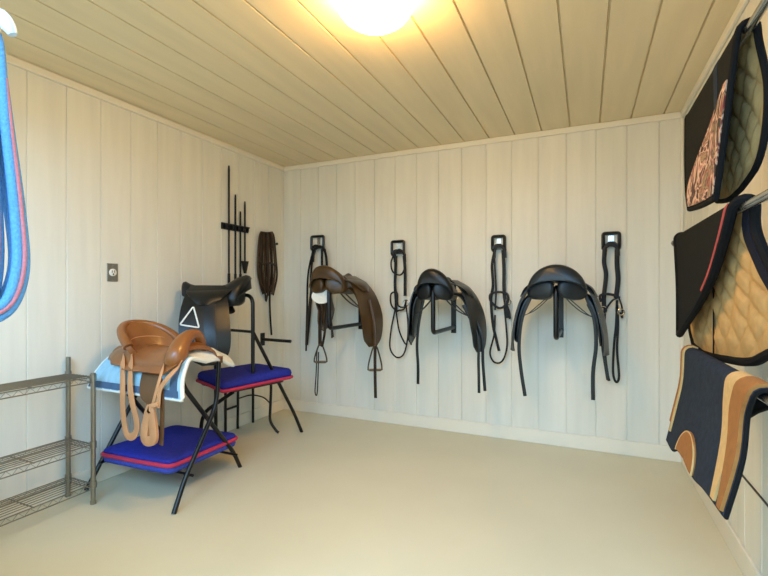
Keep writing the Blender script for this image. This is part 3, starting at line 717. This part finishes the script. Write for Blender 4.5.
# empty black wall arm near the corner
wa = V((XL, 3.35, 0.735))
t = thing('saddle_arm_rack', 'empty black rod arm sticking out of the left wall near the corner', 'rack', wa)
MB().box(XL, XL + 0.006, wa.y - 0.03, wa.y + 0.03, wa.z - 0.06, wa.z + 0.06).build('wall_plate', M['black_steel'], t, smooth=False, bevel=0.002)
MB().tube([(XL + 0.005, wa.y, wa.z), (-2.455, wa.y, wa.z - 0.005)], 0.0145, 12).build('rod', M['black_steel'], t)

# ------------------------------------------------------------------ near saddle stand (scissor frame of black tube)
RT = 0.0135
t = thing('saddle_stand', 'black scissor leg stand carrying the tan saddle', 'stand', (-2.38, 2.0, 0), 0, 'black tube saddle stands')
yn_, yf_ = 1.80, 2.09; xr_, xl_ = -2.07, -2.72; zt = 0.80
# rails
MB().tube([(xl_ + 0.05, yn_, zt - 0.03), (xr_ - 0.04, yn_, zt - 0.03)], RT, 12).build('rail', M['black_steel'], t)
MB().tube([(xl_ + 0.05, yf_, zt), (xr_ - 0.05, yf_, zt)], RT, 12).build('rail', M['black_steel'], t)
# legs: far rail to near feet, near rail to far feet
MB().tube(rounded([(xr_ - 0.06, yf_, zt), (xr_ + 0.005, yf_ - 0.005, zt), (xr_ + 0.01, yf_ - 0.03, 0.50), (-2.03, 1.79, 0.14), (-2.01, 1.705, 0.0)], 0.09, 7), RT, 12).build('leg', M['black_steel'], t)
MB().tube(rounded([(xr_ - 0.05, yn_, zt - 0.03), (xr_ - 0.025, yn_ + 0.01, zt - 0.03), (xr_ - 0.03, yn_ + 0.05, 0.64), (-2.13, 2.28, 0.12), (-2.136, 2.346, 0.0)], 0.07, 7), RT, 12).build('leg', M['black_steel'], t)
MB().tube(rounded([(xl_ + 0.06, yf_, zt), (xl_, yf_ - 0.005, zt), (xl_, yf_ - 0.05, 0.55), (xl_ - 0.005, 1.69, 0.0)], 0.07, 7), RT, 12).build('leg', M['black_steel'], t)
MB().tube(rounded([(xl_ + 0.06, yn_, zt - 0.03), (xl_ + 0.03, yn_ + 0.005, zt - 0.03), (xl_ + 0.03, yn_ + 0.05, 0.64), (xl_ + 0.03, 2.346, 0.0)], 0.06, 7), RT, 12).build('leg', M['black_steel'], t)
# lower shelf bars that carry the blue pad
for y in (1.86, 2.21):
    MB().tube([(xl_ + 0.01, y, 0.142), (-2.04, y, 0.142)], 0.008, 10).build('stretcher', M['black_steel'], t)
MB().tube([(xl_ + 0.012, 1.76, 0.142), (xl_ + 0.012, 2.30, 0.142)], 0.008, 10).build('stretcher', M['black_steel'], t)

# ------------------------------------------------------------------ blue pads lying on the lower bars
def mat_pad(name, label, corners, z0, z1, zm, droop=0.0, colours=('blue', 'blue_light'), stripe=0.012):
    C = [V((*c, 0)) for c in corners]; ctr = sum(C, V()) / 4
    t = thing(name, label, 'pad', (ctr.x, ctr.y, z0), 0, 'blue pads on the saddle stands')
    def outline(sc):
        P = [ctr + (c - ctr) * sc for c in C]; return rounded([(P[0] + P[3]) / 2] + P + [(P[0] + P[3]) / 2], 0.05, 6)[:-1]
    def dz(p):
        return -droop * min(1.0, ((p - ctr).length / 0.38)) ** 3
    def layer(a, b, r):
        mb = MB(); secs = []
        for (sc, z) in ((0.55, a), (0.92, a), (1 - r * .3, a + (b - a) * .15), (1.0, a + (b - a) * .5), (1 - r * .3, a + (b - a) * .85), (0.95, b), (0.8, b + .003), (0.5, b + .004), (0.2, b + .004)):
            secs.append([V((p.x, p.y, z + dz(p) + 0.003 * math.sin(p.x * 17 + p.y * 11))) for p in outline(sc)])
        return mb.loft(secs)
    layer(zm, z1, 0.06).build('cushion', M[colours[0]], t, angle=60)
    layer(z0, zm - 0.001, 0.06).build('base_layer', M[colours[1]], t, angle=60)
    pts = [V((p.x, p.y, zm + dz(p) + 0.003 * math.sin(p.x * 17 + p.y * 11))) for p in outline(1.005)]
    MB().tube(pts, stripe, 10, closed=True).build('piping', M['red'], t)
    return t
mat_pad('stable_pad', 'blue pad with a red stripe on the lower bars below the tan saddle', [(-2.125, 1.775), (-2.125, 2.32), (-2.70, 2.30), (-2.69, 1.75)], 0.151, 0.238, 0.205)
mat_pad('stable_pad', 'blue pad with a red edge on the stand below the black saddle', [(-2.27, 2.33), (-2.13, 2.95), (-2.60, 3.05), (-2.735, 2.52)], 0.493, 0.575, 0.512, 0.01, ('blue', 'red'), 0.011)

# ------------------------------------------------------------------ blue and white pad under the tan saddle
py_ = [(0, 1.665), (0.25, 1.695), (0.42, 1.755), (0.5, 1.80), (0.62, 1.93), (0.75, 2.06), (0.88, 2.13), (1, 2.20)]
pz_ = [(0, 0.625), (0.25, 0.715), (0.42, 0.795), (0.5, 0.815), (0.62, 0.832), (0.75, 0.826), (0.88, 0.795), (1, 0.765)]
def padfn(u, v):
    x0 = sinterp([(0, -2.66), (0.3, -2.62), (0.5, -2.58), (1, -2.58)], v); x1 = sinterp([(0, -1.90), (0.25, -1.935), (0.5, -1.985), (0.75, -2.04), (1, -2.06)], v)
    z = sinterp(pz_, v)
    c = max(0.0, (u - 0.86) / 0.14) ** 1.5 * min(1.0, max(0.0, (v - 0.5) / 0.12))
    return V((x0 + (x1 - x0) * u, sinterp(py_, v), z + 0.006 - 0.055 * c))
t = thing('western_saddle_pad', 'pale blue quilted pad with white edging under the tan saddle', 'saddle pad', (-2.3, 1.95, 0.8))
q_ = lambda u, v: 0.009 + 0.004 * abs(math.sin(u * 34)) ** 0.5
MB().slab(lambda u, v: padfn(u, v * 0.52), 80, 30, q_, 0.0).build('quilted_flap', M['pad_blue'], t)
part_label(MB().slab(lambda u, v: padfn(u, 0.52 + v * 0.48), 30, 30, 0.013, 0.0).build('fleece_flap', M['fleece_white'], t), 'white far flap')
part_label(MB().slab(lambda u, v: padfn(0.02 + 0.96 * u, 0.012 + v * 0.10), 30, 8, 0.017, 0.006).build('hem_band', M['pad_navy'], t), 'slate blue band along the lower hem')
part_label(MB().slab(lambda u, v: padfn(0.90 + 0.07 * u, 0.03 + v * 0.40), 6, 20, 0.017, 0.006).build('hem_band', M['pad_navy'], t), 'slate blue band near the front edge')
MB().tube(edge_loop(padfn, 30, 40), 0.012, 8, closed=True).build('white_edging', M['white'], t)

# ------------------------------------------------------------------ tan western saddle
def western_saddle():
    CY = 1.87
    t = thing('western_saddle', 'shiny tan western saddle sitting on the near black stand', 'saddle', (-2.3, CY, 0.84))
    secs = []
    for (x, w, ze, h, hb, tilt) in [(-2.60, 0.10, 0.80, 0.055, 0.04, 0), (-2.57, 0.15, 0.79, 0.07, 0.05, 0), (-2.50, 0.175, 0.785, 0.085, 0.06, 0), (-2.42, 0.185, 0.775, 0.095, 0.065, 0), (-2.32, 0.19, 0.768, 0.095, 0.07, 0),
                                   (-2.22, 0.19, 0.768, 0.105, 0.07, 0), (-2.13, 0.185, 0.772, 0.118, 0.072, 0), (-2.07, 0.18, 0.782, 0.118, 0.075, 0), (-2.03, 0.165, 0.79, 0.09, 0.07, 0)]:
        sec = []
        n = 22
        for i in range(n + 1):
            a = -math.pi / 2 + math.pi * i / n; sec.append(V((x, CY + w * math.sin(a), ze + h * math.cos(a))))
        for i in range(n - 1, 0, -1):
            a = -math.pi / 2 + math.pi * i / n; sec.append(V((x, CY + w * .96 * math.sin(a), ze + hb * math.cos(a))))
        secs.append(sec)
    MB().loft(secs).build('seat', M['tan_leather'], t, angle=60)
    # rear skirt lobes
    def skirt(u, v, s):
        x0 = -2.60 + 0.12 * v * v; x1 = -2.36
        return V((x0 + (x1 - x0) * u, CY + s * (0.06 + 0.135 * v), 0.860 - 0.055 * v - 0.03 * v * v))
    for s in (-1, 1):
        MB().slab(lambda u, v: skirt(u, v, s), 12, 10, 0.007 * -s, 0.0).build('rear_skirt', M['tan_leather'], t)
    def fskirt(u, v, s):
        x0 = -2.38 + 0.02 * v; x1 = -1.985 - 0.05 * v
        return V((x0 + (x1 - x0) * u, CY + s * (0.165 + 0.05 * v), 0.802 - 0.045 * v))
    for s in (-1, 1):
        MB().slab(lambda u, v: fskirt(u, v, s), 12, 6, 0.007 * -s, 0.0).build('side_skirt', M['tan_leather'], t)
    # cantle: dished bowl open to the front
    def cantle(u, v):
        a = -1.62 + 3.24 * u
        rx, ry = 0.165, 0.172
        h = 0.165 * max(0.02, math.cos(a * 0.90)) ** 0.6
        lean = 0.045
        x = -2.345 - (rx - 0.07 * (1 - v) + lean * v * v) * math.cos(a * 0.92); y = CY + (ry - 0.03 * (1 - v) ** 2) * math.sin(a * 0.92) * (0.94 + 0.06 * v)
        return V((x, y, 0.832 + h * v))
    MB().slab(cantle, 34, 12, 0.014, -0.014).build('cantle', M['tan_leather'], t, angle=70)
    rim = [cantle(i / 34, 1) for i in range(35)]
    MB().tube(rim, [0.019 + 0.008 * abs(i - 17) / 17 for i in range(35)], 12).build('cantle_roll', M['tan_leather'], t)
    for vv in (0.5, 0.12):
        MB().tube([cantle(0.12 + 0.76 * i / 20, vv) + V((0.0145, 0, 0.002)) for i in range(21)], 0.003, 6).build('stitch_welt', M['strap_leather'], t)
    # fork: swells joined by an arch
    arch = spline([(-2.05, CY - 0.135, 0.795), (-2.035, CY - 0.125, 0.842), (-2.045, CY - 0.085, 0.900), (-2.055, CY - 0.03, 0.938), (-2.065, CY + 0.03, 0.945), (-2.08, CY + 0.072, 0.922), (-2.095, CY + 0.095, 0.880), (-2.105, CY + 0.10, 0.80)], 6)
    n_ = len(arch)
    rad = [sinterp([(0, 0.052), (0.14, 0.058), (0.3, 0.045), (0.5, 0.031), (0.65, 0.028), (0.85, 0.032), (1, 0.045)], i / (n_ - 1)) for i in range(n_)]
    MB().tube(arch, rad, 18).build('fork', M['tan_leather'], t, angle=70)
    Y = 1.638
    for s in (-1,):              # the far leathers are tucked up out of sight
        ys = lambda px, py, d=0.0: (lambda p: p if s < 0 else V((p.x, 2 * CY - p.y, p.z)))(aty(px, py, Y + d))
        nr = (0, s, 0.05)
        # fender
        L_ = [(0.0, 145, 365), (0.3, 141, 380), (0.6, 140, 392), (0.85, 143, 400), (1, 149, 405)]; R2 = [(0, 163, 364), (0.3, 160, 380), (0.6, 157, 392), (0.85, 155, 400), (1, 153, 406)]
        def fend(u, v):
            pxl = sinterp([(a, b) for a, b, c in L_], v); pyl = sinterp([(a, c) for a, b, c in L_], v)
            pxr = sinterp([(a, b) for a, b, c in R2], v); pyr = sinterp([(a, c) for a, b, c in R2], v)
            p = ys(pxl + (pxr - pxl) * u, pyl + (pyr - pyl) * u, 0.085 * (1 - v) ** 2.5)
            return p
        part_label(MB().slab(fend, 10, 18, 0.004, -0.004).build('fender', M['fender_leather'], t), 'darker brown fender')
        MB().strap(spline([ys(164, 362, 0.085), ys(162.5, 369, 0.03), ys(158, 385, -0.004), ys(153, 404, -0.008), ys(152, 412, -0.008)], 6), 0.020, 0.006, nr).build('stirrup_leather', M['strap_leather'], t)
        MB().strap(spline([ys(181, 362, 0.09), ys(177, 368, 0.045), ys(168, 378, 0.0), ys(160, 390, -0.006), ys(158, 408, -0.008)], 6), 0.026, 0.006, nr).build('stirrup_leather', M['strap_leather'], t)
        MB().strap(spline([ys(160, 378, 0.02), ys(162, 400, 0.012), ys(162, 425, 0.012), ys(161, 445, 0.012)], 6), 0.030, 0.006, nr).build('stirrup_leather', M['fender_leather'], t)
        MB().strap(spline([ys(147, 407, -0.012), ys(152, 406, -0.02), ys(158, 404, -0.012)], 4), 0.022, 0.007, nr).build('hobble_strap', M['strap_leather'], t)
        # stirrup: broad leather wrapped loop with a slit
        st = [ys(150.5, 409, -.012), ys(147.0, 420, -.012), ys(145.0, 432, -.012), ys(145.5, 439, -.012), ys(149.5, 441, -.012), ys(153.5, 439, -.012), ys(154, 432, -.012), ys(152.5, 420, -.012)]
        MB().strap(spline(st, 6, True), 0.054, 0.022, nr, True).build('stirrup', M['strap_leather'], t)
        # rear rigging strap hanging in a long loop
        lp = [ys(123, 356, 0.085), ys(122.6, 362, 0.045), ys(122.5, 385, 0.0), ys(123, 412, 0.0), ys(126, 432, 0.0), ys(131, 437, 0.0), ys(136, 432, 0.0), ys(136.5, 420, 0.0), ys(132, 402, 0.0), ys(130, 385, 0.0), ys(130.6, 363, 0.045), ys(131, 356, 0.085)]
        MB().strap(spline(lp, 6), 0.040, 0.007, nr).build('rigging_strap', M['strap_leather'], t)
western_saddle()

# ------------------------------------------------------------------ far saddle stand and the black saddle on it
t = thing('saddle_stand', 'taller black tube stand by the corner carrying the black saddle', 'stand', (-2.5, 2.75, 0), 0, 'black tube saddle stands')
A_ = V((-2.28, 2.64, 0)); B_ = V((-2.73, 2.72, 0))
Z = lambda p, z: V((p.x, p.y, z))
MB().tube(rounded([Z(B_, 0.0), Z(B_, 1.16), Z(A_, 1.16), Z(A_, 0.46)], 0.08, 8), RT + 0.001, 12).build('arch_tube', M['black_steel'], t)
MB().tube([Z(A_, 0.885), Z(B_, 0.885)], 0.011, 10).build('cross_bar', M['black_steel'], t)
MB().tube(rounded([Z(A_, 0.885), V((-2.205, 3.06, 0.17)), V((-2.187, 3.138, 0.0))], 0.06, 7), RT, 12).build('leg', M['black_steel'], t)
MB().tube(rounded([V((-2.305, 2.46, 0.468)), V((-2.555, 2.42, 0.30)), V((-2.58, 2.40, 0.0))], 0.08, 7), RT, 12).build('leg', M['black_steel'], t)
# lower frame under the blue pad, with its own legs
F = [V((-2.30, 2.44, 0.478)), V((-2.19, 2.90, 0.478)), V((-2.60, 2.99, 0.478)), V((-2.71, 2.55, 0.478))]
MB().tube(rounded([(F[0] + F[3]) / 2] + F + [(F[0] + F[3]) / 2], 0.04, 4)[:-1], 0.0115, 10, closed=True).build('lower_frame', M['black_steel'], t)
MB().tube([Z(A_, 0.478), V((-2.655, 2.77, 0.478))], 0.010, 10).build('stretcher', M['black_steel'], t)
for pts in ([(-2.655, 2.90, 0.478), (-2.74, 2.985, 0.40), (-2.745, 2.985, 0.0)], [(-2.655, 2.77, 0.478), (-2.738, 2.835, 0.40), (-2.738, 2.835, 0.0)],
            [(-2.60, 2.99, 0.478), (-2.745, 3.18, 0.42), (-2.745, 3.18, 0.0)], [(-2.36, 2.94, 0.478), (-2.385, 2.985, 0.40), (-2.40, 2.985, 0.10), (-2.345, 3.01, 0.02), (-2.33, 3.015, 0.012)]):
    MB().tube(rounded(pts, 0.05, 6), 0.0115, 10).build('leg', M['black_steel'], t)
MB().tube(spline([(-2.738, 2.835, 0.20), (-2.742, 2.985, 0.20)], 2), 0.010, 8).build('stretcher', M['black_steel'], t)
MB().tube(spline([(-2.742, 2.985, 0.26), (-2.70, 3.10, 0.27), (-2.55, 3.08, 0.27), (-2.40, 2.985, 0.26)], 6), 0.006, 8).build('stretcher', M['black_steel'], t)

ang = math.radians(129)
s4 = english_saddle('english_saddle', 'black saddle with a white triangle on its flap, on the taller stand', (-2.315, 2.65, 1.065), ang, M['black_leather'], None, (1.15, 0.35), (1.1, 0.15), 0.85)
# thin white triangular outline lying on the near flap
ff = FLAPS[(s4.name, -1)]
tri = [ff(u, v) + V((-0.011, 0, 0)) for u, v in ((0.74, 0.33), (0.97, 0.52), (0.60, 0.56))]
MB().tube(rounded([(tri[0] + tri[2]) / 2] + tri + [(tri[0] + tri[2]) / 2], 0.012, 3)[:-1], 0.0055, 8, closed=True).build('stirrup', M['white'], s4, world=False)
MB().strap([ff(0.40, v) + V((-0.010, 0, 0)) for v in (0.30, 0.4, 0.5, 0.6, 0.7, 0.8, 0.9)], 0.075, 0.006, (1, 0, 0)).build('stirrup_leather', M['black_leather'], s4, world=False)
